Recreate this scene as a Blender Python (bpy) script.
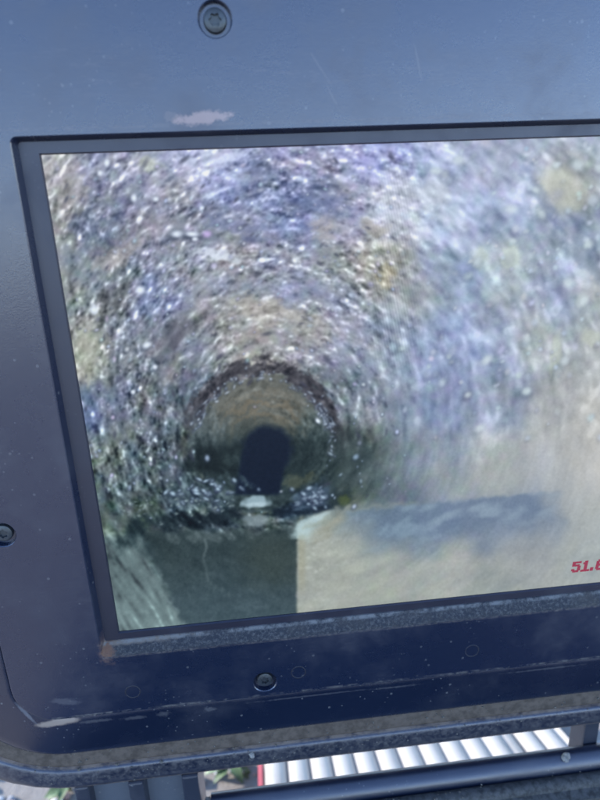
import bpy, bmesh, math, random
import numpy as np
from mathutils import Matrix, Vector

for o in list(bpy.data.objects): bpy.data.objects.remove(o, do_unlink=True)
scene = bpy.context.scene
col = scene.collection
R = math.radians

# ------------------------------------------------------------------ camera
LEAN = R(4.0)                                         # the lid leans back a little from upright
EX = Vector((1, 0, 0)); EV = Vector((0, math.sin(LEAN), math.cos(LEAN))); EW = Vector((0, -math.cos(LEAN), math.sin(LEAN)))
ORG = Vector((-0.105, 0, 0.18))+EV*0.2507+EW*0.006                # top left corner of the picture, in the world
LID = Matrix((EX, EV, EW)).transposed().to_4x4(); LID.translation = ORG      # lid frame: right, up, out of the face
def W(u, v, w): return LID @ Vector((u, v, w))
cam_data = bpy.data.cameras.new('camera'); cam = bpy.data.objects.new('camera', cam_data); col.objects.link(cam)
cm = Matrix(((0.9937, 0.0703, -0.0879), (-0.0385, 0.9463, 0.3211), (0.1057, -0.3157, 0.9430))).to_4x4()
cm.translation = (0.0511, -0.0134, 0.1831)
cam.matrix_world = LID @ cm
cam_data.sensor_fit = 'VERTICAL'; cam_data.sensor_height = 34.667; cam_data.lens = 26.0
cam_data.clip_start = 0.01; cam_data.clip_end = 400
cam_data.dof.use_dof = True; cam_data.dof.focus_distance = 0.205; cam_data.dof.aperture_fstop = 11.0
scene.camera = cam

# ------------------------------------------------------------------ sky, sun, exposure
EXPOSURE = 2.3
SUN_DIR = Vector((-0.88, 0.27, 0.36)).normalized()    # towards the sun: behind the lid, so its face is in its own shade
wd = bpy.data.worlds.new('World'); scene.world = wd; wd.use_nodes = True
nt = wd.node_tree; bg = nt.nodes['Background']; sk = nt.nodes.new('ShaderNodeTexSky')
sk.sky_type = 'NISHITA'; sk.sun_disc = False; sk.sun_elevation = math.asin(SUN_DIR.z); sk.sun_rotation = math.atan2(SUN_DIR.x, SUN_DIR.y)
sk.air_density = 0.7; sk.dust_density = 0.0; sk.ozone_density = 1.8
nt.links.new(sk.outputs[0], bg.inputs[0]); bg.inputs[1].default_value = 0.15
sl = bpy.data.lights.new('sun', 'SUN'); sl.energy = 2.0; sl.angle = R(0.5); sl.color = (1.0, 0.96, 0.90)
sun = bpy.data.objects.new('sun', sl); col.objects.link(sun); sun.rotation_euler = (-SUN_DIR).to_track_quat('-Z', 'Y').to_euler(); sun.location = (-1.8, .6, .9)
vs = scene.view_settings; vs.view_transform = 'Standard'; vs.look = 'None'; vs.gamma = 1; vs.use_curve_mapping = False; vs.exposure = EXPOSURE
SCREEN_GAIN = 0.86 / 2**EXPOSURE

# ------------------------------------------------------------------ materials
class N:
    """small wrapper that wires shader nodes"""
    def __init__(s, name):
        s.m = bpy.data.materials.new(name); s.m.use_nodes = True; s.t = s.m.node_tree; s.p = s.t.nodes['Principled BSDF']
        s.co = s.t.nodes.new('ShaderNodeTexCoord').outputs['Object']
    def put(s, sock, v):
        if hasattr(v, 'is_output') or isinstance(v, bpy.types.NodeSocket): s.t.links.new(v, sock)
        else: sock.default_value = v
    def math(s, op, a, b=0.0, clamp=False):
        n = s.t.nodes.new('ShaderNodeMath'); n.operation = op; n.use_clamp = clamp; s.put(n.inputs[0], a); s.put(n.inputs[1], b); return n.outputs[0]
    def ramp(s, v, a, b, x=0.0, y=1.0):
        n = s.t.nodes.new('ShaderNodeMapRange'); n.interpolation_type = 'SMOOTHSTEP'; s.put(n.inputs[0], v); s.put(n.inputs[1], a); s.put(n.inputs[2], b); s.put(n.inputs[3], x); s.put(n.inputs[4], y); return n.outputs[0]
    def vmul(s, v, k):
        n = s.t.nodes.new('ShaderNodeVectorMath'); n.operation = 'MULTIPLY'; s.put(n.inputs[0], v); n.inputs[1].default_value = k; return n.outputs[0]
    def vadd(s, v, k):
        n = s.t.nodes.new('ShaderNodeVectorMath'); n.operation = 'ADD'; s.put(n.inputs[0], v); s.put(n.inputs[1], k); return n.outputs[0]
    def vlen(s, v):
        n = s.t.nodes.new('ShaderNodeVectorMath'); n.operation = 'LENGTH'; s.put(n.inputs[0], v); return n.outputs['Value']
    def noise(s, scale, detail=4.0, rough=.6, stretch=None, off=None):
        n = s.t.nodes.new('ShaderNodeTexNoise'); n.inputs['Scale'].default_value = scale; n.inputs['Detail'].default_value = detail; n.inputs['Roughness'].default_value = rough
        c = s.co
        if stretch: c = s.vmul(c, stretch)
        if off: c = s.vadd(c, off)
        s.put(n.inputs['Vector'], c); return n.outputs[0]
    def cells(s, scale, off=None):
        n = s.t.nodes.new('ShaderNodeTexVoronoi'); n.inputs['Scale'].default_value = scale
        s.put(n.inputs['Vector'], s.vadd(s.co, off) if off else s.co); return n.outputs['Distance'], n.outputs['Color']
    def mix(s, f, a, b):
        n = s.t.nodes.new('ShaderNodeMix'); n.data_type = 'RGBA'; s.put(n.inputs[0], f); s.put(n.inputs[6], a); s.put(n.inputs[7], b); return n.outputs[2]
    def patch(s, c, r, rag, soft=.35, scale=260.0, rot=0.0):
        """a ragged stain: an ellipse at c (lid frame) with radii r, its edge broken up by noise"""
        v = s.vadd(s.co, (-c[0], -c[1], -c[2]))
        if rot:
            n = s.t.nodes.new('ShaderNodeVectorRotate'); n.rotation_type = 'Z_AXIS'; s.put(n.inputs['Vector'], v); n.inputs['Angle'].default_value = rot; v = n.outputs[0]
        d = s.vlen(s.vmul(v, (1/r[0], 1/r[1], 1/r[2])))
        nz = s.noise(scale, 5, .65, off=(c[0]*3, c[1]*7, 0))
        d = s.math('ADD', d, s.math('MULTIPLY', s.math('SUBTRACT', nz, .5), rag))
        return s.ramp(d, 1.0, 1.0-soft, 0.0, 1.0)
    def band(s, axis, lo, hi, soft):
        n = s.t.nodes.new('ShaderNodeSeparateXYZ'); s.put(n.inputs[0], s.co); v = n.outputs[axis]
        return s.math('MULTIPLY', s.ramp(v, lo-soft, lo+soft), s.ramp(v, hi-soft, hi+soft, 1.0, 0.0))
    def bump(s, h, strength, dist=.001):
        n = s.t.nodes.new('ShaderNodeBump'); n.inputs['Strength'].default_value = strength; n.inputs['Distance'].default_value = dist; s.put(n.inputs['Height'], h)
        s.t.links.new(n.outputs[0], s.p.inputs['Normal'])
    def done(s, base, rough, spec=.5, metal=0.0):
        s.put(s.p.inputs['Base Color'], base); s.put(s.p.inputs['Roughness'], rough); s.p.inputs['Specular IOR Level'].default_value = spec; s.p.inputs['Metallic'].default_value = metal
        return s.m
def rgb(r, g, b): return (r, g, b, 1.0)
NAVY = rgb(.0055, .0115, .031); DUST = rgb(.30, .25, .21); GREY = rgb(.06, .06, .072); TAN = rgb(.50, .36, .27)

def plastic(name, base=NAVY, rough=.42, dust=.25, specks=.5, extra=None, spec=1.0):
    q = N(name)
    film = q.ramp(q.noise(38, 5, .65), .42, .75)                        # a thin uneven film of dust
    c = q.mix(q.math('MULTIPLY', film, dust*.35), base, GREY)
    streak = q.ramp(q.noise(60, 4, .7, stretch=(1, 14, 1)), .56, .74)     # wiping marks along the face
    c = q.mix(q.math('MULTIPLY', streak, dust*.30), c, GREY)
    hair = q.ramp(q.noise(55, 3, .6, stretch=(3, 40, 1), off=(.3, .1, 0)), .66, .70)
    c = q.mix(q.math('MULTIPLY', hair, dust*.35), c, rgb(.10, .10, .12))
    d, cc = q.cells(420); d2, c2 = q.cells(150, (.13, .07, 0))
    sp = q.math('MULTIPLY', q.ramp(d, .16, .10), q.ramp(q.noise(45, 2, .5, off=(.5, 0, 0)), .50, .62))
    sp2 = q.ramp(d2, .085, .06)
    c = q.mix(q.math('MULTIPLY', q.math('MAXIMUM', sp, sp2), specks), c, rgb(.16, .155, .16))
    r = q.math('ADD', rough, q.math('MULTIPLY', film, .16))
    if extra: c, r = extra(q, c, r)
    g = q.math('ADD', q.noise(2600, 2, .5), q.math('MULTIPLY', q.noise(420, 4, .6), .6))
    q.bump(g, .09, .0003)
    q.p.inputs['IOR'].default_value = 1.6; q.p.inputs['Specular Tint'].default_value = rgb(.97, .92, 1.0)
    return q.done(c, r, spec)

def plate_extra(q, c, r):
    def lay(c, r, mask, colr, k=1.0):
        m = q.math('MULTIPLY', mask, k); return q.mix(m, c, colr), q.math('ADD', r, q.math('MULTIPLY', m, .3))
    c, r = lay(c, r, q.patch((.0448, .0076, .004), (.0088, .0019, .006), 2.2, .5, 300, -.08), rgb(.36, .25, .23), .85)      # chipped bare spot above the picture
    c, r = lay(c, r, q.patch((.0360, .0082, .004), (.0022, .0016, .006), 1.4, .4, 700), rgb(.16, .14, .15), .5)
    c, r = lay(c, r, q.patch((-.0048, -.1625, .003), (.0032, .0080, .006), 2.0, .8, 420), rgb(.13, .062, .04), .6)         # rusty dirt in the corner
    c, r = lay(c, r, q.patch((.014, -.1600, .002), (.024, .0016, .006), 1.0, .6, 500), rgb(.13, .11, .10), .7)
    ledge = q.math('MULTIPLY', q.math('MULTIPLY', q.band(1, -.1662, -.1602, .0003), q.band(0, -.0062, .30, .0004)), q.ramp(q.noise(700, 4, .7), .30, .72))
    c, r = lay(c, r, ledge, rgb(.06, .052, .05), .9)
    top = q.math('MULTIPLY', q.band(1, .0056, .0064, .0003), q.ramp(q.noise(300, 4, .7, off=(.4, 0, 0)), .40, .60))
    c, r = lay(c, r, top, rgb(.12, .115, .13), .45)
    edge = q.math('MULTIPLY', q.band(1, -.1925, -.1898, .0003), q.ramp(q.noise(130, 5, .75), .44, .62))
    c, r = lay(c, r, edge, rgb(.12, .108, .10), .75)
    for (x, y, a, b, ro, cr) in [(.1036, .0202, .0004, .006, -.25, .3), (.0800, .0120, .0004, .005, -.5, .3), (.0772, .0185, .0004, .007, -.6, .22), (-.022, -.183, .006, .002, .2, .25)]:
        c, r = lay(c, r, q.patch((x, y, .004), (a, b, .006), 1.5, .6, 500, ro), rgb(.15, .145, .16), cr)
    scuff = q.ramp(q.noise(330, 4, .75, stretch=(.35, 1.6, 1), off=(.9, .2, 0)), .52, .68)
    for (x, y, a, b) in [(.070, .017, .030, .012), (.118, .014, .035, .013), (.018, .020, .025, .010)]:
        c, r = lay(c, r, q.math('MULTIPLY', q.patch((x, y, .004), (a, b, .01), 1.0, .9, 60), scuff), rgb(.10, .10, .12), .35)
    return c, r
def frame_extra(q, c, r):
    def lay(c, r, mask, colr, k=1.0):
        m = q.math('MULTIPLY', mask, k); return q.mix(m, c, colr), q.math('ADD', r, q.math('MULTIPLY', m, .3))
    groove = q.math('MULTIPLY', q.band(2, -.0030, -.00155, .0002), q.ramp(q.noise(240, 5, .7), .25, .62))
    c, r = lay(c, r, groove, rgb(.13, .098, .082), .95)
    rim = q.math('MULTIPLY', q.band(2, -.0013, -.0005, .0002), q.ramp(q.noise(520, 5, .75, off=(.2, .3, 0)), .30, .75))
    c, r = lay(c, r, rim, rgb(.105, .095, .095), .7)
    c, r = lay(c, r, q.patch((-.0262, -.1925, .003), (.0095, .0020, .006), .8, .5, 400, -.05), rgb(.27, .20, .16), .95)          # caked dirt in the frame's corner
    c, r = lay(c, r, q.patch((-.0365, -.1865, .003), (.0075, .0009, .006), 1.0, .6, 500, 1.1), rgb(.14, .14, .16), .6)
    for (x, y, a, b) in [(.0015, -.1945, .006, .0012), (.0290, -.1945, .0035, .0016), (-.013, -.1938, .008, .001), (.012, -.1942, .003, .0018), (.1, -.194, .012, .0006), (.068, -.1935, .03, .0005), (.16, -.1935, .02, .0006)]:
        c, r = lay(c, r, q.patch((x, y, .003), (a, b, .006), 1.6, .7, 600), rgb(.12, .115, .12), .32)
    return c, r
M_PLATE = plastic('scuffed_face_plastic', NAVY, .27, .32, .35, plate_extra)
M_FRAME = plastic('lid_frame_plastic', rgb(.0035, .0085, .024), .26, .25, .55, frame_extra)
M_BASE = plastic('base_plastic', rgb(.0035, .0085, .024), .32, .5, .6)
M_KNUCKLE = plastic('hinge_plastic', rgb(.008, .013, .026), .45, .5, .5)
M_LEAF = plastic('worn_hinge_plastic', rgb(.075, .085, .105), .6, .9, .8)
def simple(name, base, rough, var=.3, scale=120, spec=.5, metal=0.0, bump=.2):
    q = N(name); nz = q.noise(scale, 5, .65)
    c = q.mix(q.ramp(nz, .35, .7), base, rgb(*(min(1, k*(1-var)) for k in base[:3])))
    q.bump(nz, bump, .0006); return q.done(c, rough, spec, metal)
def lip_mat():
    q = N('dusty_lip_plastic'); a = q.noise(900, 4, .75); b = q.noise(70, 4, .6)
    c = q.mix(q.ramp(a, .42, .72), rgb(.010, .012, .022), rgb(.075, .070, .075)); c = q.mix(q.math('MULTIPLY', q.ramp(b, .45, .7), .5), c, rgb(.05, .042, .040))
    c = q.mix(q.patch((.006, -.1612, .002), (.03, .0016, .006), 1.2, .7, 400), c, rgb(.13, .10, .085)); c = q.mix(q.patch((-.0045, -.1625, .003), (.0034, .0070, .006), 1.6, .8, 420), c, rgb(.13, .062, .04))
    c = q.mix(q.math('MULTIPLY', q.band(1, -.1620, -.1608, .0004), q.ramp(q.noise(160, 5, .75, off=(.7, 0, 0)), .38, .62)), c, rgb(.14, .135, .14))
    q.bump(a, .5, .0004); return q.done(c, .62, .4)
M_LIP = lip_mat()
M_BEZEL = plastic('display_bezel', rgb(.007, .008, .020), .42, .10, .10, None, .7)
M_GASKET = simple('dusty_gasket_rubber', rgb(.12, .092, .078), .85, .45, 300, .3)
M_LEDGE = simple('dusty_ledge_plastic', rgb(.08, .075, .075), .75, .65, 420, .4)
M_SCREW = simple('dull_screw_steel', rgb(.045, .05, .06), .4, .4, 400, .8, .2)
M_MARK = simple('moulded_ring_plastic', rgb(.016, .017, .03), .5, .3, 300)
M_CRUMB = simple('pale_dirt', rgb(.32, .29, .27), .9, .5, 500)
M_GRIT = simple('tan_grit', rgb(.16, .14, .125), .9, .6, 900)
def sheet_mat():
    q = N('white_corrugated_plastic'); nz = q.noise(30, 5, .65, stretch=(1, .25, 1)); n2 = q.noise(90, 4, .6)
    c = q.mix(q.ramp(nz, .48, .75), rgb(.36, .325, .295), rgb(.28, .24, .21)); c = q.mix(q.math('MULTIPLY', q.ramp(n2, .55, .75), .35), c, rgb(.32, .24, .21))
    return q.done(c, .4, .5)
M_SHEET = sheet_mat()
M_RED = simple('faded_red_plastic', rgb(.42, .07, .08), .5, .2, 60)
M_WEED = simple('weed_leaf', rgb(.09, .14, .05), .5, .4, 100); M_STEM = simple('weed_stem', rgb(.12, .13, .05), .6, .3, 100)
def ground_mat():
    q = N('pale_dry_ground'); c = q.mix(q.ramp(q.noise(14, 6, .65), .35, .7), rgb(.30, .27, .24), rgb(.21, .18, .155)); c = q.mix(q.ramp(q.noise(160, 4, .7), .5, .75), c, rgb(.27, .24, .22))
    q.bump(q.noise(120, 6, .7), .5, .003); return q.done(c, .95, .2)
M_GROUND = ground_mat()
M_PEB = [simple('pebble_pale', rgb(.60, .56, .53), .85, .3, 200), simple('pebble_pink', rgb(.46, .31, .26), .85, .3, 200), simple('pebble_grey', rgb(.27, .27, .29), .85, .3, 200)]

# ------------------------------------------------------------------ builders
def link(name, me, mat, parent=None, mtx=None):
    o = bpy.data.objects.new(name, me); col.objects.link(o)
    for m in (mat if isinstance(mat, (list, tuple)) else [mat]): me.materials.append(m)
    if parent: o.parent = parent
    if mtx is not None: o.matrix_local = mtx
    return o
def from_bm(name, bm, mat, parent=None, mtx=None, smooth=False):
    bmesh.ops.recalc_face_normals(bm, faces=bm.faces)
    me = bpy.data.meshes.new(name); bm.to_mesh(me); bm.free()
    if smooth: me.polygons.foreach_set('use_smooth', [True]*len(me.polygons))
    return link(name, me, mat, parent, mtx)
def crease(o, deg=32):
    me = o.data; me.polygons.foreach_set('use_smooth', [True]*len(me.polygons))
    bm = bmesh.new(); bm.from_mesh(me)
    for e in bm.edges: e.smooth = len(e.link_faces) == 2 and e.calc_face_angle(0) < R(deg)
    bm.to_mesh(me); bm.free()
def loop(bm, pts): return [bm.verts.new(p) for p in pts]
def bridge(bm, a, b):
    n = len(a)
    for i in range(n): bm.faces.new((a[i], a[(i+1) % n], b[(i+1) % n], b[i]))
def rrect(x0, x1, y0, y1, r, k=10):
    out = []
    for cx, cy, a0 in ((x1-r, y1-r, 0), (x0+r, y1-r, 90), (x0+r, y0+r, 180), (x1-r, y0+r, 270)):
        for i in range(k+1):
            a = R(a0+90*i/k); out.append((cx+r*math.cos(a), cy+r*math.sin(a)))
    return out
def box(bm, x0, x1, y0, y1, z0, z1, bev=0.0):
    vs_ = [bm.verts.new((x, y, z)) for x in (x0, x1) for y in (y0, y1) for z in (z0, z1)]
    fs = [bm.faces.new([vs_[i] for i in f]) for f in ((0,1,3,2),(4,6,7,5),(0,4,5,1),(2,3,7,6),(0,2,6,4),(1,5,7,3))]
    if bev: bmesh.ops.bevel(bm, geom=list({e for f in fs for e in f.edges}), offset=bev, segments=2, affect='EDGES', profile=.6)
def circle(cx, cy, r, n=28): return [(cx+r*math.cos(2*math.pi*i/n), cy+r*math.sin(2*math.pi*i/n)) for i in range(n)]
def tag(o, label, cat=None, group=None, kind=None):
    o['label'] = label
    if cat: o['category'] = cat
    if group: o['group'] = group
    if kind: o['kind'] = kind
    return o

# ------------------------------------------------------------------ the displayed video frame
def paint_video(S=1.25, X0=28.0, Y0=125.0, X1=720.0, Y1=645.0):
    """the sewer-pipe picture shown on the screen, computed as an sRGB array (video-frame coordinates)"""
    rng = np.random.default_rng(7); R_ = np.radians
    W = int((X1-X0)*S); H = int((Y1-Y0)*S)
    X, Y = np.meshgrid(X0+(np.arange(W)+.5)/S, Y0+(np.arange(H)+.5)/S)
    fx = np.fft.rfftfreq(W)[None, :]; fy = np.fft.fftfreq(H)[:, None]
    def blur(a, sx, sy=None):
        sy = sx if sy is None else sy
        k = np.exp(-2*(np.pi**2)*((fx*sx*S)**2+(fy*sy*S)**2))
        return np.fft.irfft2(np.fft.rfft2(a)*k, s=a.shape)
    def noise(sx, sy=None):
        n = blur(rng.standard_normal((H, W)), sx, sy); return n/n.std()
    def sstep(a, b, v):
        t = np.clip((v-a)/(b-a), 0, 1); return t*t*(3-2*t)
    def ell(cx, cy, rx, ry, rot=0, soft=.35, wob=None):
        c, s = np.cos(np.radians(rot)), np.sin(np.radians(rot))
        dx, dy = X-cx, Y-cy
        d = np.sqrt(((dx*c+dy*s)/rx)**2+((-dx*s+dy*c)/ry)**2)
        if wob is not None: d = d+wob
        return 1-sstep(1-soft, 1+soft, d)
    def half(x0, y0, x1, y1, soft, wob=0):          # 1 on the side to the right of the way from p0 to p1 (y is down)
        nx, ny = -(y1-y0), x1-x0; L = np.hypot(nx, ny)
        return sstep(-soft, soft, ((X-x0)*nx+(Y-y0)*ny)/L+wob)
    # ---- broad colours
    pts = [(55,165,178,173,166),(100,170,148,148,170),(150,165,165,165,188),(210,160,186,188,215),(300,155,158,158,190),(380,155,172,172,205),
      (450,150,178,184,206),(520,160,170,176,192),(565,185,182,182,168),(598,160,174,180,190),(65,220,150,150,145),(100,215,122,128,145),
      (150,220,142,142,156),(200,230,136,142,164),(250,200,142,146,172),(300,205,128,134,164),(350,215,160,160,176),(392,210,198,198,206),
      (440,215,186,194,212),(500,220,165,176,205),(555,240,150,160,176),(597,240,156,166,180),(70,290,140,145,138),(110,280,132,138,148),
      (160,290,132,142,168),(210,270,160,160,165),(250,290,150,150,160),(300,280,150,155,175),(340,280,150,155,165),(375,270,164,158,140),
      (402,290,155,160,165),(450,280,155,170,195),(510,260,180,190,192),(550,300,150,160,180),(592,300,170,175,174),(85,350,165,165,140),
      (120,340,130,135,145),(170,350,125,130,140),(215,330,152,152,146),(260,320,168,162,150),(300,330,158,157,155),(340,340,160,160,170),
      (380,340,150,160,175),(430,350,148,163,190),(490,350,158,170,194),(550,340,172,178,176),(597,360,180,180,172),(95,410,115,125,142),
      (140,410,112,120,130),(180,400,100,110,116),(330,400,104,110,108),(360,400,130,140,145),(400,400,145,156,172),(450,400,136,150,180),
      (500,400,150,160,180),(560,410,180,180,174),(598,420,190,185,170),(105,460,108,118,120),(150,460,96,106,112),(185,460,76,86,82),
      (340,460,66,76,74),(370,460,95,106,106),(410,460,130,140,150),(450,460,150,160,172),(500,460,172,176,172),(550,460,186,185,178),
      (598,470,196,190,174),(115,500,92,104,100),(150,505,72,82,78),(200,495,78,88,88),(320,495,70,84,90),(350,490,55,66,54),
      (400,495,112,122,130),(450,485,156,164,164),(500,480,174,176,168),(560,490,180,180,170),(350,520,132,132,116),(390,522,112,127,148),
      (440,522,120,136,156),(500,518,126,140,155),(540,512,140,150,160),(592,520,178,180,170),(320,560,174,166,144),(380,560,178,174,156),
      (450,560,172,172,158),(520,560,164,166,160),(592,560,166,170,160),(310,598,160,154,136),(400,595,166,166,152),(500,590,156,162,152),
      (170,560,70,80,80),(230,560,76,86,88),(280,560,70,80,75),(230,600,86,98,100),(280,600,82,92,90),(180,610,86,96,96),(120,560,106,120,114),
      (130,600,102,122,112),(150,580,94,110,108),(125,622,116,136,124),(165,610,84,98,96),(700,200,165,172,180),(700,400,182,180,172),(700,580,160,164,156)]
    num = np.zeros((H, W, 3)); den = np.full((H, W), 1e-6)
    for (px, py, r, g, b) in pts:
        w = np.exp(-((X-px)**2+(Y-py)**2)/(2*17.0**2))+2e-4/(1+((X-px)**2+(Y-py)**2)/900)
        num += w[..., None]*np.array([r, g, b], float); den += w
    img = num/den[..., None]
    # ---- the pipe's rings: each wider ring is centred farther up and to the right
    cx0, cy0, ox, oy = 262., 452., .22, -.20
    dx, dy = X-cx0, Y-cy0
    A = 1-(ox*ox+oy*oy); B = dx*ox+dy*oy; C = -(dx*dx+dy*dy)
    r = (-B+np.sqrt(B*B-A*C))/A
    rx, ry = (dx-r*ox)/r, (dy-r*oy)/r
    th = np.arctan2(ry, rx)
    tx, ty = -ry, rx
    # ---- streaks: noise dragged along the rings
    def lic(n, length, step=1.0, tilt=0.0, way=None):
        ca, sa = np.cos(tilt), np.sin(tilt)
        vx, vy = tx*ca-ty*sa, tx*sa+ty*ca
        if way is not None: vx, vy = np.full((H, W), way[0]), np.full((H, W), way[1])
        out = n.copy(); cnt = 1
        for sg in (-1, 1):
            px, py = np.meshgrid(np.arange(W, dtype=float), np.arange(H, dtype=float))
            for k in range(int(length/step)):
                i = np.clip(py.round().astype(int), 0, H-1); j = np.clip(px.round().astype(int), 0, W-1)
                px = px+sg*step*S*vx[i, j]; py = py+sg*step*S*vy[i, j]
                i = np.clip(py.round().astype(int), 0, H-1); j = np.clip(px.round().astype(int), 0, W-1)
                out += n[i, j]; cnt += 1
        out /= cnt
        return out/out.std()
    fine, mid = noise(.8), noise(2.0)
    big, huge = noise(5.5), noise(14)
    s_fine = lic(fine, 4); s_mid = lic(mid, 7); s_long = lic(noise(1.1), 16); s_big = lic(big, 16)
    w0 = rng.standard_normal((H, W))
    nrm = lambda q: q/q.std()
    g1 = nrm(blur(w0, .9)-blur(w0, 2.2)); w0 = rng.standard_normal((H, W)); g2 = nrm(blur(w0, 1.7)-blur(w0, 4.2)); w0 = rng.standard_normal((H, W)); g3 = nrm(blur(w0, 3.2)-blur(w0, 8))
    g1s, g2s, g3s = lic(g1, 2), lic(g2, 4), lic(g3, 8)
    cl = np.clip(.88+.32*lic(noise(7), 14), .35, 1.5)      # patches of rougher crust
    # where the picture is sharp (left and above) and where it is smeared (right, low)
    right = sstep(330, 470, X+.25*(Y-300)); low = sstep(380, 520, Y)*right
    beige = sstep(480, 620, X+.5*(Y-380))*sstep(230, 420, Y)
    inner = 1-sstep(85, 150, r)
    tex = ((g1*.45+g1s*.40+g2s*.70+g2*.30)*cl+g3s*.55+s_mid*.3+s_long*.25+big*.2)*(1-right)+(s_mid*.35+big*.4+g3*.45+g2s*.35+s_big*.4+mid*.15)*right*(1-low)+(s_long*.6+s_big*.5)*low
    amp = 14.5*(1-right)+13*right; amp = amp*(1-.55*low)*(1-.5*beige); amp = amp*(1-.25*inner)
    # colour drift: tan against blue-violet
    hue = .6*lic(noise(4), 9)+.6*huge+.3*mid
    hamp = (5.0*(1-right)+3.2*right)*(1-.5*beige)
    wall = img + (tex*amp)[..., None]*np.array([1.0, 1.0, 1.0]) + (hue*hamp)[..., None]*np.array([.75, .25, -1.0])
    wall += (noise(3)*2.2*(1-beige))[..., None]*np.array([.6, -.8, .7])
    # crusts: light and dark flakes with hard edges
    fl = g2s*.6+g3s*.5+s_mid*.35+g1*.3
    wall += (sstep(.9, 1.7, fl)*20*(1-right)+sstep(.8, 2.0, s_mid*.3+big*.8+mid*.3)*20*right*(1-low))[..., None]*np.array([1, 1, 1.02])
    wall -= (sstep(1.0, 1.8, -fl)*20*(1-.8*right))[..., None]*np.array([1, .97, .9])
    wall += ((.7*sstep(1.7, 3.0, g1s*.7+g2*.7)+.6*sstep(1.6, 2.6, g2s*.9+g2*.3))*50*(1-right)*cl)[..., None]*np.array([1, 1.02, 1.05])
    gray = wall.mean(-1, keepdims=True); wall = gray+(wall-gray)*.86
    img = wall
    def mix(mask, col, k=1.0, keep=0.0):
        m = (np.clip(mask, 0, 1)*k)[..., None]
        c = np.array(col, float)+keep*tex[..., None]*amp[..., None]
        img[:] = img*(1-m)+c*m
    wob = .06*s_mid+.05*big+.03*fine+.03*mid
    # ---- named patches
    mix(ell(559,187,26,17,25,.4,wob), (196,192,168), .75, .3)
    mix(ell(511,257,9,11,10,.4,wob*2), (214,222,206), .8, .2); mix(ell(480,256,8,9,0,.5,wob*2), (196,204,190), .7, .2)
    mix(ell(88,352,9,22,-8,.5,wob*3), (186,186,158), .55, .7); mix(ell(556,350,6,15,12,.5,wob*2), (204,208,184), .65, .2)
    mix(ell(592,338,9,8,0,.5,wob*2), (200,202,178), .7, .2); mix(ell(582,300,5,8,30,.5,wob), (214,220,214), .6)
    mix(ell(432,196,13,14,0,.5,wob*3), (218,222,226), .65, .5); mix(ell(392,200,20,24,20,.6,wob*3), (212,212,214), .5, .7)
    mix(ell(264,312,30,11,12,.5,wob*3), (196,184,158), .55, .6); mix(ell(300,322,24,9,25,.5,wob*3), (186,178,160), .45, .6)
    mix(ell(387,274,9,12,20,.5,wob*3), (180,164,112), .55, .5); mix(ell(372,228,12,8,30,.5,wob*3), (182,168,132), .45, .5)
    mix(ell(322,226,13,12,0,.5,wob*3), (196,178,164), .5, .5); mix(ell(118,256,22,7,-28,.5,wob*3), (196,184,172), .5, .6)
    mix(ell(70,195,12,22,20,.5,wob*3), (178,168,150), .5, .5); mix(ell(150,165,12,6,0,.5,wob*3), (206,208,176), .6, .5)
    mix(ell(84,222,16,13,-20,.5,wob*3), (96,104,128), .55, .8); mix(ell(112,300,20,10,-50,.5,wob*3), (92,92,84), .5, .8)
    mix(ell(185,330,26,9,-20,.5,wob*3), (86,84,90), .5, .8); mix(ell(322,200,30,16,10,.6,wob*3), (100,108,142), .5, .7)
    mix(ell(235,226,28,7,20,.5,wob*3), (112,118,150), .55, .6); mix(ell(255,168,34,8,12,.5,wob*3), (104,112,146), .45, .7)
    mix(ell(540,196,30,8,58,.5,wob*2), (118,132,164), .45, .5); mix(ell(585,262,26,10,50,.5,wob*2), (128,142,162), .4, .5)
    mix(ell(212,252,17,6,4,.4,wob*2.5), (222,226,232), .8); mix(ell(226,258,10,4,10,.4,wob*3), (232,236,240), .8)
    mix(ell(222,160,18,4.5,-14,.4,wob*3), (222,226,244), .7); mix(ell(190,163,12,4,16,.4,wob*3), (214,218,236), .6)
    mix(ell(168,343,16,5,-30,.5,wob*3), (120,114,120), .35, .8)
    # dark ring and the far length of pipe
    a = np.degrees(th)                               # 0 right, -90 up
    up = sstep(8, -30, a)*sstep(-188, -160, a)+sstep(172, 188, a)
    rr = np.hypot(X-262, (Y-446)*.98)+1.8*s_mid+2.0*big+1.2*fine
    ang = np.degrees(np.arctan2(Y-446, X-262))
    upc = sstep(20, -10, ang)*sstep(-179, -160, ang)
    ring = sstep(66, 72, rr)*(1-sstep(81, 89, rr))
    mix(ring*upc*(.6+.4*sstep(-170, -140, ang)), (64,60,62), .92, 1.1)
    mix((1-sstep(86, 112, rr))*sstep(76, 84, rr)*sstep(-10, 30, ang)*sstep(100, 60, ang), (72,82,80), .6, .6)
    far = 1-sstep(64, 70, rr)
    topf = sstep(455, 400, Y)
    mix(far, (52,62,60), .96, .5)
    arc = np.sin(rr*.62+1.2*huge)*.5+.5
    mix(far*topf, (112,110,96), .9, .45)
    mix(far*topf*arc*sstep(64, 40, rr)*sstep(20, 30, rr), (136,116,78), .5)
    mix(ell(208,438,18,26,0,.5,wob*3), (112,122,124), .5, .9); mix(ell(318,432,14,30,-18,.5,wob*3), (96,112,112), .5, .8)
    mix(ell(214,462,28,18,10,.5,wob*2), (30,38,36), .9, .3); mix(ell(306,462,24,24,0,.6,wob*2), (38,48,46), .8, .35)
    mix(ell(338,462,26,34,0,.7,wob), (56,66,62), .72, .6); mix(ell(365,470,26,30,0,.8,wob), (84,94,92), .45, .7)
    mix(ell(296,482,18,7,-18,.5,wob*3), (104,104,82), .6, .5)
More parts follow.
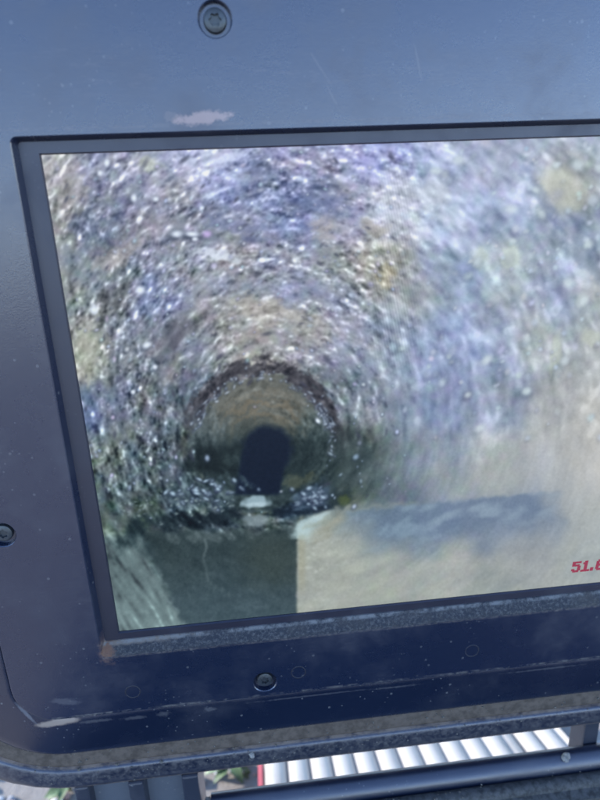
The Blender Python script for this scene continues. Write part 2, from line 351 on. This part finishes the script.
    # far hole
    hole = np.maximum(ell(268,450,24,24,0,.22,.03*mid), half(292,430,278,500,2.5)*half(234,500,246,430,3.0)*sstep(440,452,Y)*(1-sstep(492,497,Y)))
    mix(hole, (20,30,46), .98)
    # stones by the water, glints on them, dark water edge
    mix(ell(200,494,38,15,-8,.4,wob*3), (88,100,102), .7, 1.6)
    mix(ell(198,521,50,9,-4,.4,wob*2), (28,37,40), .9, .35); mix(ell(160,520,20,7,10,.5,wob*2), (46,58,58), .6, .6)
    mix(ell(304,510,32,7,-4,.5,wob*2), (24,34,44), .85, .25); mix(ell(312,497,20,11,-14,.4,wob*2.5), (84,98,112), .8, 1.0)
    mix(ell(342,500,12,10,0,.5,wob*2), (44,54,52), .8, .3); mix(ell(345,501,6,5,0,.5,wob*2), (86,92,44), .8)
    # water body
    water = half(141,545,183,622,4,1.2*mid)*(1-half(297,520,297,640,2.0,.6*mid))*0
    left_edge = sstep(-5, 5, (X-(146+(Y-545)*.46))+1.5*mid)
    water = left_edge*sstep(526, 536, Y+1.2*s_mid)*(1-sstep(294.5, 299, X+.5*mid))
    wy = sstep(540, 620, Y)
    wcol = (60+18*wy, 70+20*wy, 68+24*wy)
    m = (water*.95)[..., None]
    wt = (noise(7, 3)*2.2+noise(1.2)*1.6+lic(noise(2), 10)*1.5)[..., None]
    img[:] = img*(1-m)+(np.stack(wcol, -1)+wt)*m
    mix(ell(272,560,28,26,0,.7,wob), (74,80,70), .5); 
    mix(ell(205,537,32,5,-4,.5,wob*4), (98,106,104), .6, .7)
    for k in range(16):                               # faint ripple line on the water
        yy = 540+k*3.6; xx = 205+1.5*np.sin(k*.9)+max(0, k-9)**1.6*1.3
        mix(ell(xx, yy, 1.3, 2.3, 0, .6), (118,126,124), .5 if k < 5 else .28)
    # bright water at the mouth of the far pipe
    mix(ell(256,501,15,7,-3,.35,.16*mid+.1*big)*sstep(494,497,Y), (160,174,178), .95); mix(ell(256,505,12,2.6,-3,.5), (196,206,208), .7)
    mix(ell(256,520,13,6,-3,.4,.1*mid), (138,146,146), .85); mix(ell(257,511,13,1.8,-3,.5), (70,82,84), .6)
    # silt bank on the right
    bank = sstep(295.5, 299, X)*sstep(-4, 3, Y-(522-.33*(np.clip(X, 297, 400)-297)+np.clip(X-340, 0, 60)*.25)+1.2*mid)
    fade = sstep(470, 330, X)
    mix(bank*fade, (180,175,158), .85, .12)
    st = lic(noise(3.0), 14, way=(.93, -.36))
    img += (bank*sstep(535, 550, Y)*st*3.5)[..., None]*np.array([1.1, 1, .6])
    mix(ell(312,524,18,8,-24,.5,wob*2), (170,184,184), .75); mix(ell(304,531,8,8,0,.6,wob*2), (196,208,204), .65); mix(ell(320,517,10,4,-24,.5,wob*2), (206,216,214), .6)
    mix(sstep(297.5, 300, X)*(1-sstep(302, 309, X))*sstep(530, 545, Y)*(1-sstep(575, 605, Y)), (166,150,108), .35)
    mix(ell(335,525,22,9,-14,.5,wob*3), (160,150,120), .45, .5); mix(ell(357,519,2.4,3.2,20,.6,wob*3), (214,212,206), .7)
    sh = sstep(-2.5, 3, Y-(507-.098*(X-390))+.8*mid)*(1-sstep(14, 58, Y-(507-.098*(X-390))+6*huge+4*big))*sstep(325, 375, X+6*big)*(1-sstep(530, 565, X+4*big))
    mix(sh, (108,124,144), .80, .3)
    mix(sh*sstep(-.2, 2.4, lic(noise(2.6), 9, way=(.95, -.3))), (158,174,182), .6)
    mix(ell(405,530,24,6,-6,.7,wob*3), (156,172,182), .5); mix(ell(365,508,26,7,-8,.7,wob*2), (104,116,122), .45, .4)
    # left bank: slanting smears
    lb = (1-left_edge)*sstep(526, 545, Y+4*big)
    for c in range(3): img[..., c] = img[..., c]*(1-lb)+lb*(np.array([116, 127, 124.])[c]+5*huge)
    sm = lic(noise(1.6), 13, way=(.52, .85))
    img += (lb*(sm*13+34*sstep(1.2, 2.2, sm)-18*sstep(.9, 2.0, -sm)))[..., None]*np.array([.9, 1, .95])
    mix(ell(128,538,22,10,-40,.5,wob*2), (40,54,54), .7, .6); mix(ell(152,556,8,26,-24,.6,wob*2), (52,64,64), .55, .4)
    # ---- glints and bead-like drops
    def drop(x, y, a_, b_, rot, col, k, dark=.0):
        x0, x1 = int((x-3*a_-3-X0)*S), int((x+3*a_+3-X0)*S); y0, y1 = int((y-3*a_-3-Y0)*S), int((y+3*a_+3-Y0)*S)
        x0, y0 = max(x0, 0), max(y0, 0); x1, y1 = min(x1, W), min(y1, H)
        if x1-x0 < 2 or y1-y0 < 2: return
        sl = (slice(y0, y1), slice(x0, x1)); c, s = np.cos(rot), np.sin(rot)
        def g(ddx, ddy, q):
            qx, qy = X[sl]-x-ddx, Y[sl]-y-ddy
            return np.exp(-(((qx*c+qy*s)/(a_*q))**2+((-qx*s+qy*c)/(b_*q))**2)**1.5)
        if dark > 0:
            md = (np.maximum(g(0, .25*b_, 1.5), g(-.4*a_, .8*b_, 1.2))*dark)[..., None]; img[sl] = img[sl]*(1-md)+np.array([44, 50, 66.])*md
        mm = (g(0, 0, 1)*k)[..., None]; img[sl] = img[sl]*(1-mm)+np.array(col, float)*mm
    n = 0
    while n < 420:
        x, y = rng.uniform(40, 420), rng.uniform(136, 520)
        i, j = int((y-Y0)*S), int((x-X0)*S)
        q = np.hypot(x-262, y-446)
        dens = .8 if q > 92 else (.25 if q > 66 else .04)
        if x > 350: dens *= np.clip((440-x)/90, 0, 1)
        if y > 500: dens *= .3
        if big[i, j]+huge[i, j] < -.3: dens *= .3
        if rng.random() > dens: continue
        n += 1
        a_ = rng.gamma(2.2, .5)+.6; t = np.arctan2(ty[i, j], tx[i, j])+rng.normal(0, .5)
        w_ = rng.uniform(.35, 1); base = np.array([216, 222, 238])+rng.normal(0, 9, 3)
        drop(x, y, a_, max(.7, a_*rng.uniform(.45, .85)), t, np.clip(base, 0, 250), w_*.9, w_*.5)
    for k in range(170):                              # dark pits
        x, y = rng.uniform(45, 400), rng.uniform(140, 500); i, j = int((y-Y0)*S), int((x-X0)*S)
        if np.hypot(x-262, y-446) < 60: continue
        a_ = rng.gamma(3, .8)+.8; drop(x, y, a_, a_*.4, np.arctan2(ty[i, j], tx[i, j])+rng.normal(0, .35), (66, 66, 80), rng.uniform(.35, .8))
    for k in range(300):                              # soft pale grains on the right wall
        x, y = rng.uniform(400, 690), rng.uniform(138, 440)
        if rng.random() < sstep(330, 450, np.array(y))*.8: continue
        a_ = rng.gamma(4, .55)+1.0; drop(x, y, a_, a_*rng.uniform(.55, .95), rng.uniform(-1.4, -.3), (212+rng.normal(0, 9), 220, 226+rng.normal(0, 8)), rng.uniform(.2, .75), rng.uniform(0, .22))
    for (x, y, a_, b_, rot) in [(178,234,7,3.6,0),(192,234,7,2.8,.1),(195,239,3,2,0),(578,165,6,6,0),(542,214,6,4,1.0),(487,360,7,4,-.7),(468,395,4,3,-.6),(527,338,4,5,0),
            (527,391,5,3.5,-.4),(480,428,5,3.5,-.5),(584,301,6,4,-.8),(565,361,5,4,-.6),(437,171,7,4,0),(459,160,6,5,0),(511,209,7,5,0),(589,244,5,5,0),(568,283,5,5,.3),
            (513,241,4,3,0),(556,165,4,4,0),(600,168,5,5,0),(536,190,4,3,.5),(107,163,3,4.5,0),(100,173,2.6,3,0),(156,199,3,2.4,0),(134,198,3,4,0),(147,345,5,3,-.4),(133,392,2.4,2.4,0),
            (155,367,2.4,2.4,0),(94,310,4,5,0),(140,290,5,4,0),(318,421,3,2,.9)]:
        dk = .7 if (x, y) in ((178,234),(192,234)) else (.35 if (x, y) in ((542,214),(468,395)) else .2)
        drop(x, y, a_, b_, rot, (238,243,250) if x < 400 else (216,225,222), 1.0 if x < 400 else .75, dk if x < 400 or dk > .3 else .06)
    for k in range(110):                              # wet sparkle along the rim of the far pipe
        t = R_(rng.uniform(-172, -8)); q = rng.normal(69, 3.2)
        if rng.random() < .35: t = R_(rng.normal(-22, 12))
        drop(262+q*np.cos(t), 446+q*np.sin(t), rng.gamma(2, .5)+.7, rng.uniform(.6, 1.4), t+1.57+rng.normal(0, .6), (204,214,220), rng.uniform(.25, .9), .45)
    for k in range(75):                               # wet glints on the stones at the water's edge
        x, y = (rng.normal(205, 20), rng.normal(492, 7)) if k < 40 else (rng.normal(313, 9), rng.normal(497, 5))
        drop(x, y, rng.uniform(1, 3.6), rng.uniform(.9, 2.0), rng.uniform(-1, 1), (200,214,224), rng.uniform(.4, .95), .6)
    for k in range(60):
        x, y = rng.uniform(120, 235), rng.normal(505, 8)
        drop(x, y, rng.uniform(.9, 2.2), rng.uniform(.7, 1.3), rng.uniform(-1, 1), (176,186,176), rng.uniform(.3, .7), .3)
    # sensor noise, soft focus of the video, fine columns of the panel
    img = np.stack([blur(img[..., c], .62) for c in range(3)], -1)
    lowz = (sstep(400, 470, Y)*(1-sstep(380, 470, X)))[..., None]; img = img*(1+lowz*np.array([-.035, .0, .0])); img = (img-110)*(1+.12*(1-right[..., None])*sstep(330, 430, Y)[..., None])+110-3*lowz
    warm = np.clip(img[..., 0]-img[..., 2], 0, 60); img[..., 2] += .26*warm; img[..., 1] += .06*warm
    img = img*np.array([1.03, 1.05, 1.08])+np.array([-1, 0, 3.])
    img += (noise(.7)*2.0)[..., None]
    band = np.exp(-((X-395)/22)**2)*sstep(150, 190, Y)*(1-sstep(330, 400, Y))
    img += ((np.sin(X*2*np.pi/2.9-Y*.42)*9)*band)[..., None]
    return np.clip(img, 0, 255)/255., (X0, Y0, S)

# ------------------------------------------------------------------ ground
bm = bmesh.new(); n_ = 60
g = [[bm.verts.new(((i/n_-.5)*120, (j/n_-.5)*120, 0)) for j in range(n_+1)] for i in range(n_+1)]
for i in range(n_):
    for j in range(n_): bm.faces.new((g[i][j], g[i+1][j], g[i+1][j+1], g[i][j+1]))
ground = from_bm('ground', bm, M_GROUND); tag(ground, 'pale dry ground behind the case', kind='structure')
rnd = random.Random(5)
def lump(bm, c, r, seed, flat=.7, mat=0, sub=1):
    rr = random.Random(seed); res = bmesh.ops.create_icosphere(bm, subdivisions=sub, radius=1.0)
    rot = Matrix.Rotation(rr.uniform(0, 6.28), 3, Vector((rr.uniform(-1, 1), rr.uniform(-1, 1), rr.uniform(-1, 1))).normalized())
    for v in res['verts']:
        p = rot @ (v.co*rr.uniform(.78, 1.18)); v.co = Vector(c)+Vector((p.x*r, p.y*r*rr.uniform(.9, 1.1), p.z*r*flat))
    for f in {f for v in res['verts'] for f in v.link_faces}: f.material_index = mat
bm = bmesh.new()
for k in range(2200):
    x, y = rnd.uniform(-.46, .42), rnd.uniform(.05, .50); r = rnd.gammavariate(2.2, .0011)+.0012
    lump(bm, (x, y, r*.35), r, k, .7, rnd.choice((0, 0, 0, 1, 2)))
gravel = from_bm('gravel', bm, M_PEB, smooth=True); tag(gravel, 'pale mixed gravel scattered on the dry ground', kind='stuff')

# ------------------------------------------------------------------ monitor case: lid
case = bpy.data.objects.new('monitor_case', None); col.objects.link(case); case.empty_display_size = .1
tag(case, 'scuffed black plastic hinged case whose lid frames a lit pipe inspection picture', 'monitor case')
mm = .001
PX0, PX1, PY0, PY1, PR = -39.6, 249.6, -191.0, 40.0, 15.0          # outline of the face plate, mm
def outline(d, w, k=10): return [(x*mm, y*mm, w*mm) for x, y in rrect(PX0-d, PX1+d, PY0-d, PY1+d, PR+d, k)]
prof = [(-2, 1.6), (.02, 3.2), (.25, 3.5), (.8, 3.62), (1.6, 3.68), (15.0, 2.9), (17.2, 2.6), (18.6, 2.0), (19.4, 1.1), (19.7, 0), (19.9, -1.9), (31.0, -1.9), (31.3, -1.3), (31.9, -.9), (33.0, -.75),
        (37.0, -.75), (39.2, -1.2), (41.2, -2.4), (42.6, -4.2), (43.4, -6.5), (43.8, -10), (45.0, -42), (43.8, -47), (40.5, -50), (20, -50.5)]
bm = bmesh.new(); prev = None
for d, w in prof:
    cur = loop(bm, outline(d, w))
    if prev: bridge(bm, prev, cur)
    prev = cur
bm.faces.new(prev)
lid = from_bm('lid_shell', bm, M_FRAME, case, LID); crease(lid, 38)
bm = bmesh.new(); prev = None
for d, w in [(21.0, -2.1), (21.3, -1.3), (22.2, -1.0), (25.2, -1.15), (28.0, -1.0), (28.9, -1.3), (29.2, -2.1)]:
    cur = loop(bm, outline(d, w))
    if prev: bridge(bm, prev, cur)
    prev = cur
gasket = from_bm('gasket', bm, M_GASKET, case, LID, True); gasket['label'] = 'dusty brown rubber seal in the groove round the lid'

# face plate with its window and screw holes
SCREWS = [(49.8, 30.7), (50.4, -184.2), (-30.6, -113.2), (178.0, 30.7), (200.0, -184.2), (240.6, -113.2)]
bm = bmesh.new()
top_o = loop(bm, outline(-.7, 4.0)); win = [(x*mm, y*mm) for x, y in rrect(-6.5, 217.0, -165.4, 4.5, 2.0, 4)]
top_i = loop(bm, [(x, y, 4*mm) for x, y in win])
def edges_of(vs_): return [bm.edges.new((vs_[i], vs_[(i+1) % len(vs_)])) for i in range(len(vs_))]
es = edges_of(top_o)+edges_of(top_i); rims = []
for sx, sy in SCREWS:
    q_ = loop(bm, [(x*mm, y*mm, 4*mm) for x, y in circle(sx, sy, 4.5)]); rims.append((sx, sy, q_)); es += edges_of(q_)
bmesh.ops.triangle_fill(bm, edges=es, use_beauty=True, use_dissolve=False)
a = top_o
for d, w in ((-.25, 3.9), (0, 3.55), (0, .4)):
    b = loop(bm, outline(d, w)); bridge(bm, a, b); a = b
a = top_i
for x0, x1, y0, y1, r_, w in ((-6.2, 216.6, -164.7, 4.2, 1.8, 3.7), (-5.4, 215.6, -161.0, 3.4, 1.0, 1.3), (-5.3, 215.5, -160.8, 3.3, .9, .8)):
    b = loop(bm, [(x*mm, y*mm, w*mm) for x, y in rrect(x0, x1, y0, y1, r_, 4)]); bridge(bm, a, b); a = b
for sx, sy, q_ in rims:
    a = q_
    for r_, w in ((4.25, 3.7), (4.0, 1.9)):
        b = loop(bm, [(x*mm, y*mm, w*mm) for x, y in circle(sx, sy, r_)]); bridge(bm, a, b); a = b
    bm.faces.new(a)
bm.normal_update()
for f in bm.faces:
    c_ = f.calc_center_median()
    if -.1653 < c_.y < -.1605 and c_.z < .0039 and -.007 < c_.x < .218: f.material_index = 1
plate = from_bm('face_plate', bm, [M_PLATE, M_LIP], case, LID); crease(plate, 8)
plate['label'] = 'scratched dark face plate with a chipped spot above the picture'

# screws: domed head with a six-lobed socket
bm = bmesh.new(); n_ = 36; rings = []
for r_, w, star in ((3.0, 0, 0), (3.0, .9, 0), (2.8, 1.3, 0), (2.2, 1.55, 0), (1.45, 1.62, 1), (1.35, .7, 1)):
    rings.append(loop(bm, [((r_*(1+.16*star*math.cos(6*t)))*mm*math.cos(t), (r_*(1+.16*star*math.cos(6*t)))*mm*math.sin(t), w*mm) for t in [2*math.pi*i/n_ for i in range(n_)]]))
for a, b in zip(rings, rings[1:]): bridge(bm, a, b)
bm.faces.new(rings[-1])
scr = from_bm('screw', bm, M_SCREW, case); crease(scr, 35)
for i, (sx, sy) in enumerate(SCREWS):
    o = scr if i == 0 else scr.copy()
    if i: col.objects.link(o)
    o.parent = case; o.matrix_local = LID @ Matrix.Translation((sx*mm, sy*mm, 1.75*mm)) @ Matrix.Rotation(i*.7, 4, 'Z')

# moulding marks: faint raised rings
bm = bmesh.new(); a0 = None; ringv = []
for r_, w in ((2.9, 0), (2.75, .07), (2.5, .07), (2.35, 0)): ringv.append(loop(bm, [(x*mm, y*mm, w*mm) for x, y in circle(0, 0, r_)]))
for a, b in zip(ringv, ringv[1:]): bridge(bm, a, b)
mk = from_bm('moulding_ring', bm, M_MARK, case)
for i, (sx, sy) in enumerate([(2.3, -182.0), (63.1, -181.5), (129.9, -180.4)]):
    o = mk if i == 0 else mk.copy()
    if i: col.objects.link(o)
    o.parent = case; o.matrix_local = LID @ Matrix.Translation((sx*mm, sy*mm, 3.98*mm))

# bezel round the picture
bm = bmesh.new(); prev = None
for x0, x1, y0, y1, w in ((-9, 219.5, -166, 8, .9), (-.35, 210.95, -158.35, .35, .9), (0, 210.6, -158.0, 0, .3), (0, 210.6, -158, 0, -.6)):
    cur = loop(bm, [(x*mm, y*mm, w*mm) for x, y in ((x0, y0), (x1, y0), (x1, y1), (x0, y1))])
    if prev: bridge(bm, prev, cur)
    prev = cur
bez = from_bm('bezel', bm, M_BEZEL, case, LID); bez['label'] = 'black border round the lit picture'

# the lit picture: a fine grid whose colours are the displayed video frame
NU, NV = 760, 570
img, (VX0, VY0, VS) = paint_video()
lin = np.where(img <= .04045, img/12.92, ((img+.055)/1.055)**2.4)
U, V = np.meshgrid(np.linspace(0, .2106, NU), np.linspace(0, -.158, NV))
q_ = np.stack([U, V, np.ones_like(U)], -1) @ np.array([[622.5471, -119.4613, 6.7663], [-7.0285, -696.2017, 25.394], [.0879, -.3211, .1638]]).T
fx_ = np.clip((q_[..., 0]/q_[..., 2]-VX0)*VS-.5, 0, img.shape[1]-1.001); fy_ = np.clip((q_[..., 1]/q_[..., 2]-VY0)*VS-.5, 0, img.shape[0]-1.001)   # where each grid point falls in the frame
i0, j0 = fy_.astype(int), fx_.astype(int); ay, ax = (fy_-i0)[..., None], (fx_-j0)[..., None]
colr = (lin[i0, j0]*(1-ax)+lin[i0, j0+1]*ax)*(1-ay)+(lin[i0+1, j0]*(1-ax)+lin[i0+1, j0+1]*ax)*ay
me = bpy.data.meshes.new('screen'); nv = NU*NV; nf = (NU-1)*(NV-1)
me.vertices.add(nv); me.vertices.foreach_set('co', np.stack([U, V, np.zeros_like(U)], -1).astype(np.float32).ravel())
idx = np.arange(nv).reshape(NV, NU); quads = np.stack([idx[1:, :-1], idx[1:, 1:], idx[:-1, 1:], idx[:-1, :-1]], -1).reshape(-1).astype(np.int32)
me.loops.add(nf*4); me.loops.foreach_set('vertex_index', quads); me.polygons.add(nf); me.polygons.foreach_set('loop_start', np.arange(nf, dtype=np.int32)*4); me.update(calc_edges=True)
ca = me.color_attributes.new('video', 'FLOAT_COLOR', 'POINT'); ca.data.foreach_set('color', np.concatenate([colr, np.ones((NV, NU, 1))], -1).astype(np.float32).ravel())
q = N('lit_screen'); at = q.t.nodes.new('ShaderNodeAttribute'); at.attribute_name = 'video'
q.t.links.new(at.outputs['Color'], q.p.inputs['Emission Color']); q.p.inputs['Emission Strength'].default_value = SCREEN_GAIN
screen = link('screen', me, q.done(rgb(.005, .005, .006), .35, .16), case, LID); screen['label'] = 'glowing picture of a wet crusted pipe with a dark far hole'
# red distance readout in the picture's corner
GLYPH = {'5': ('111111', '110000', '111110', '000011', '000011', '110011', '011110'), '1': ('001100', '011100', '001100', '001100', '001100', '001100', '111111'),
         '.': ('000', '000', '000', '000', '000', '110', '110'), '6': ('011110', '110011', '110000', '111110', '110011', '110011', '011110')}
bm = bmesh.new(); pw, phh, x_ = .00056, .00064, 0.0
for ch in '51.6':                                     # blocky on-screen digits, one small cell at a time
    for r_, row in enumerate(GLYPH[ch]):
        for c_, on in enumerate(row):
            if on == '1':
                x0, y0 = x_+c_*pw, (6-r_)*phh; sh_ = .10
                bm.faces.new([bm.verts.new((xx+sh_*yy, yy, 0)) for xx, yy in ((x0, y0), (x0+pw*1.35, y0), (x0+pw*1.35, y0+phh*1.45), (x0, y0+phh*1.45))])
    x_ += (len(GLYPH[ch][0])+.7)*pw
for k, f in enumerate(bm.faces):
    for v in f.verts: v.co.z = k*2e-7
rme = bpy.data.meshes.new('readout'); bm.to_mesh(rme); bm.free()
q = N('red_readout'); q.p.inputs['Emission Color'].default_value = rgb(.34, .03, .07); q.p.inputs['Emission Strength'].default_value = SCREEN_GAIN
ro = link('readout', rme, q.done(rgb(.02, .01, .01), .4), screen, Matrix.Translation((.1684, -.1524, .00012))); ro['label'] = 'red distance digits in the lower corner of the picture'

# ------------------------------------------------------------------ monitor case: hinges and base
def lid_box(name, u0, u1, v0, v1, w0, w1, mat, bev):
    bm = bmesh.new(); box(bm, u0*mm, u1*mm, v0*mm, v1*mm, w0*mm, w1*mm, bev*mm); o = from_bm(name, bm, mat, case, LID); return o
for u0 in (-28.5, 189.0):
    lid_box('hinge_leaf', u0, u0+(49 if u0 < 0 else 60), -268, -231.5, -16, -7.5, M_LEAF, .6) if u0 < 0 else None
for u0, u1, w1 in ((-28.0, -22.4, -2.0), (-6.9, -.9, -1.0), (14.2, 20.9, -1.0)):
    lid_box('hinge_knuckle', u0, u1, -266, -232.2, -18, w1, M_KNUCKLE, .9)
lid_box('hinge_knuckle', 189.2, 196.0, -266, -232.2, -18, -7.5, M_KNUCKLE, .9)
lid_box('hinge_pin_cover', -22.0, -7.3, -267, -251, -12, -3.5, M_KNUCKLE, 1.5)
# base: rounded rear rail, dusty ledge, deep body (the top is flat and level)
def extrude_x(name, x0, x1, pts, mat, deg=40):
    bm = bmesh.new(); a = loop(bm, [(x0, y, z) for y, z in pts]); b = loop(bm, [(x1, y, z) for y, z in pts]); bridge(bm, a, b); bm.faces.new(a); bm.faces.new(b)
    o = from_bm(name, bm, mat, case); crease(o, deg); return o
rail = [(.0026, .160), (.0024, .1780), (.0016, .1806), (.0004, .1816), (-.0014, .1819), (-.0036, .1812), (-.0054, .1796), (-.0066, .1774), (-.0071, .1748), (-.0071, .160)]
extrude_x('base_rail', -.0805, .185, rail, M_BASE)
ledge = [(-.0070, .160), (-.0070, .1752), (-.0078, .1762), (-.0092, .1768), (-.0112, .1768), (-.0126, .1760), (-.0132, .1744), (-.0172, .1736), (-.0172, .160)]
lo = extrude_x('base_ledge', -.0805, .185, ledge, M_LEDGE); lo['label'] = 'dusty grey ledge along the base rail'
bm = bmesh.new(); prev = None  # body: unseen interior hollowed deep to trap light and darken the lid's reflections
def bl(x0, x1, y0, y1, r_, z): return [(x, y, z) for x, y in rrect(x0, x1, y0, y1, r_, 6)]
for k_ in ((-.166, .188, -.285, .0022, .022, .004), (-.170, .192, -.289, .0024, .026, .010), (-.174, .196, -.293, .0026, .028, .150), (-.173, .195, -.292, .0024, .027, .1685), (-.170, .192, -.289, .0, .024, .1715), (-.150, .172, -.270, -.0172, .012, .1715), (-.149, .171, -.269, -.0260, .011, .1690), (-.146, .168, -.266, -.0290, .012, .050), (-.140, .162, -.260, -.0350, .012, .046)):
    cur = loop(bm, bl(*k_))
    if prev: bridge(bm, prev, cur)
    else: bm.faces.new(cur)
    prev = cur
bm.faces.new(prev)
bb = from_bm('base_body', bm, M_BASE, case); crease(bb, 35)

# ------------------------------------------------------------------ dirt on the case
bm = bmesh.new(); rg = random.Random(11)
def on_lid(u, v, w, r): lump(bm, W(u*mm, v*mm, w*mm), r*mm, rg.random()*1e6, .7)
for k in range(150): on_lid(rg.uniform(-45, 215), rg.gauss(-216.5, 2.5), -1.1, rg.gammavariate(2, .10)+.10)
for k in range(90): on_lid(rg.uniform(-40, 215), rg.gauss(-225.5, 2.0), -.75, rg.gammavariate(2, .10)+.10)
for k in range(45): on_lid(rg.uniform(-40, 215), rg.uniform(-209, -193), 3.0, rg.gammavariate(2, .05)+.07)
for k in range(80):
    u = rg.uniform(-4, 215); t = rg.random(); on_lid(u, -161.2-4.4*t, 1.0+2.7*t, rg.gammavariate(2, .07)+.06)
for k in range(60): lump(bm, (rg.uniform(-.08, .12), rg.uniform(-.0122, -.0074), .1768), (rg.gammavariate(2, .10)+.1)*mm, rg.random()*1e6, .7)
grit = from_bm('grit', bm, M_GRIT); tag(grit, 'fine tan grit caught along the rims of the black case', kind='stuff')
def crumb(p, r, seed, label):
    bm = bmesh.new()
    for k in range(4):
        rr = random.Random(seed+k); lump(bm, (p[0]+rr.uniform(-.6, .6)*r, p[1]+rr.uniform(-.5, .5)*r, p[2]+rr.uniform(0, .4)*r), r*rr.uniform(.45, .75), seed*7+k, .8, 0, 2)
    tag(from_bm('dirt_crumb', bm, M_CRUMB), label, 'dirt')
crumb((.0735, -.0040, .1812), .0022, 3, 'pale dirt crumb sitting on the base rail near the slim hinge knuckle')
crumb(tuple(W(.0431, -.2242, -.0006)), .0016, 8, 'small whitish crumb stuck on the lid rim above the corrugated sheet')
crumb((-.0815, -.0010, .1790), .0016, 14, 'dark-edged crumb at the end of the base rail beside the hinge')

# ------------------------------------------------------------------ behind the case
D = Vector((.01, .9326, -.3609)).normalized(); SX = Vector((1, 0, 0)); SN = SX.cross(D).normalized(); SN = SN if SN.z > 0 else -SN
P1 = Vector((-.0284, .1133, .028))
def sheet(name, x0, x1, lift, y0, y1, pitch, amp, label, ph=0.0):
    bm = bmesh.new(); nx = int((x1-x0)/pitch*16); layers = []
    for side in (0, -1):
        rows = []
        for yv in (y0, (y0+y1)/2, y1):
            t = (yv-P1.y)/D.y; row = []
            for i in range(nx+1):
                x = x0+(x1-x0)*i/nx; s_ = abs(math.sin(math.pi*((x-(-.0598))/pitch+ph)))**.42
                p = P1+D*t; p = Vector((x+.0112*t, p.y, p.z))+SN*(s_*amp+lift+side*.0007); row.append(bm.verts.new(p))
            rows.append(row)
        for a, b in zip(rows, rows[1:]):
            for i in range(nx): bm.faces.new((a[i], a[i+1], b[i+1], b[i]))
        layers.append(rows)
    T_, B_ = layers
    for a, b in ((T_[0], B_[0]), (T_[-1], B_[-1])):
        for i in range(nx): bm.faces.new((a[i], a[i+1], b[i+1], b[i]))
    for i in (0, nx):
        for r_ in (0, 1): bm.faces.new((T_[r_][i], T_[r_+1][i], B_[r_+1][i], B_[r_][i]))
    o = from_bm(name, bm, M_SHEET, None, None, True); crease(o, 60); tag(o, label, 'sheet', 'white corrugated sheets leaning behind the case')
sheet('corrugated_sheet', -.0598, .1130, .0030, .0045, .176, .01565, .0066, 'long white corrugated sheet leaning behind the case beside the red strip')
sheet('corrugated_sheet', .1070, .1574, 0, .0045, .184, .0156, .0066, 'narrow white corrugated sheet overlapping the edge of the longer one', .3)
bm = bmesh.new()
for s_ in (0,):
    a = P1+D*((.0045-P1.y)/D.y); b = P1+D*((.182-P1.y)/D.y); w_ = .0020
    vs_ = []
    for p in (a, b):
        for dx, dn in ((-w_, -.0005), (w_, -.0005), (w_*.8, .0045), (-w_*.8, .0045)): vs_.append(bm.verts.new(Vector((-.0626+.0112*((p-P1).dot(D)), p.y, p.z))+Vector((dx, 0, 0))+SN*dn))
    for f in ((0,1,2,3),(4,7,6,5),(0,4,5,1),(1,5,6,2),(2,6,7,3),(3,7,4,0)): bm.faces.new([vs_[i] for i in f])
    bmesh.ops.bevel(bm, geom=bm.edges[:], offset=.0006, segments=2, affect='EDGES')
tag(from_bm('red_strip', bm, M_RED), 'narrow faded red strip along the edge of the white corrugated sheet', 'strip')
def weed(x, y, n, h, seed, label):
    rr = random.Random(seed); root = bpy.data.objects.new('weed', None); col.objects.link(root); root.location = (x, y, 0); tag(root, label, 'weed', 'small weeds in the gravel')
    bm = bmesh.new(); r0 = loop(bm, [(a*.0009, b*.0009, 0) for a, b in circle(0, 0, 1, 6)]); r1 = loop(bm, [(a*.0005+.001, b*.0005, h) for a, b in circle(0, 0, 1, 6)]); bridge(bm, r0, r1); bm.faces.new(r1)
    from_bm('stem', bm, M_STEM, root)
    for k in range(n):
        a = rr.uniform(0, 6.28); ln = rr.uniform(.010, .020); wd_ = ln*.22; z0 = h*rr.uniform(.15, 1); up = rr.uniform(.1, .8)
        bm = bmesh.new(); L_, R_, C_ = [], [], []
        for i in range(6):
            t = i/5; s_ = wd_*math.sin(math.pi*(.08+.92*t)) if i < 5 else 0.0002; d = ln*t; z = z0+up*d-d*d*28
            cx, cy = math.cos(a)*d, math.sin(a)*d
            L_.append(bm.verts.new((cx-math.sin(a)*s_, cy+math.cos(a)*s_, z+s_*.3))); C_.append(bm.verts.new((cx, cy, z))); R_.append(bm.verts.new((cx+math.sin(a)*s_, cy-math.cos(a)*s_, z+s_*.3)))
        for i in range(5): bm.faces.new((L_[i], C_[i], C_[i+1], L_[i+1])); bm.faces.new((C_[i], R_[i], R_[i+1], C_[i+1]))
        from_bm('leaf', bm, M_WEED, root, None, True)
weed(-.0850, .140, 9, .014, 2, 'small green weed in the gravel beside the red strip')
weed(-.203, .142, 8, .012, 9, 'small green weed in the gravel below the lid corner')
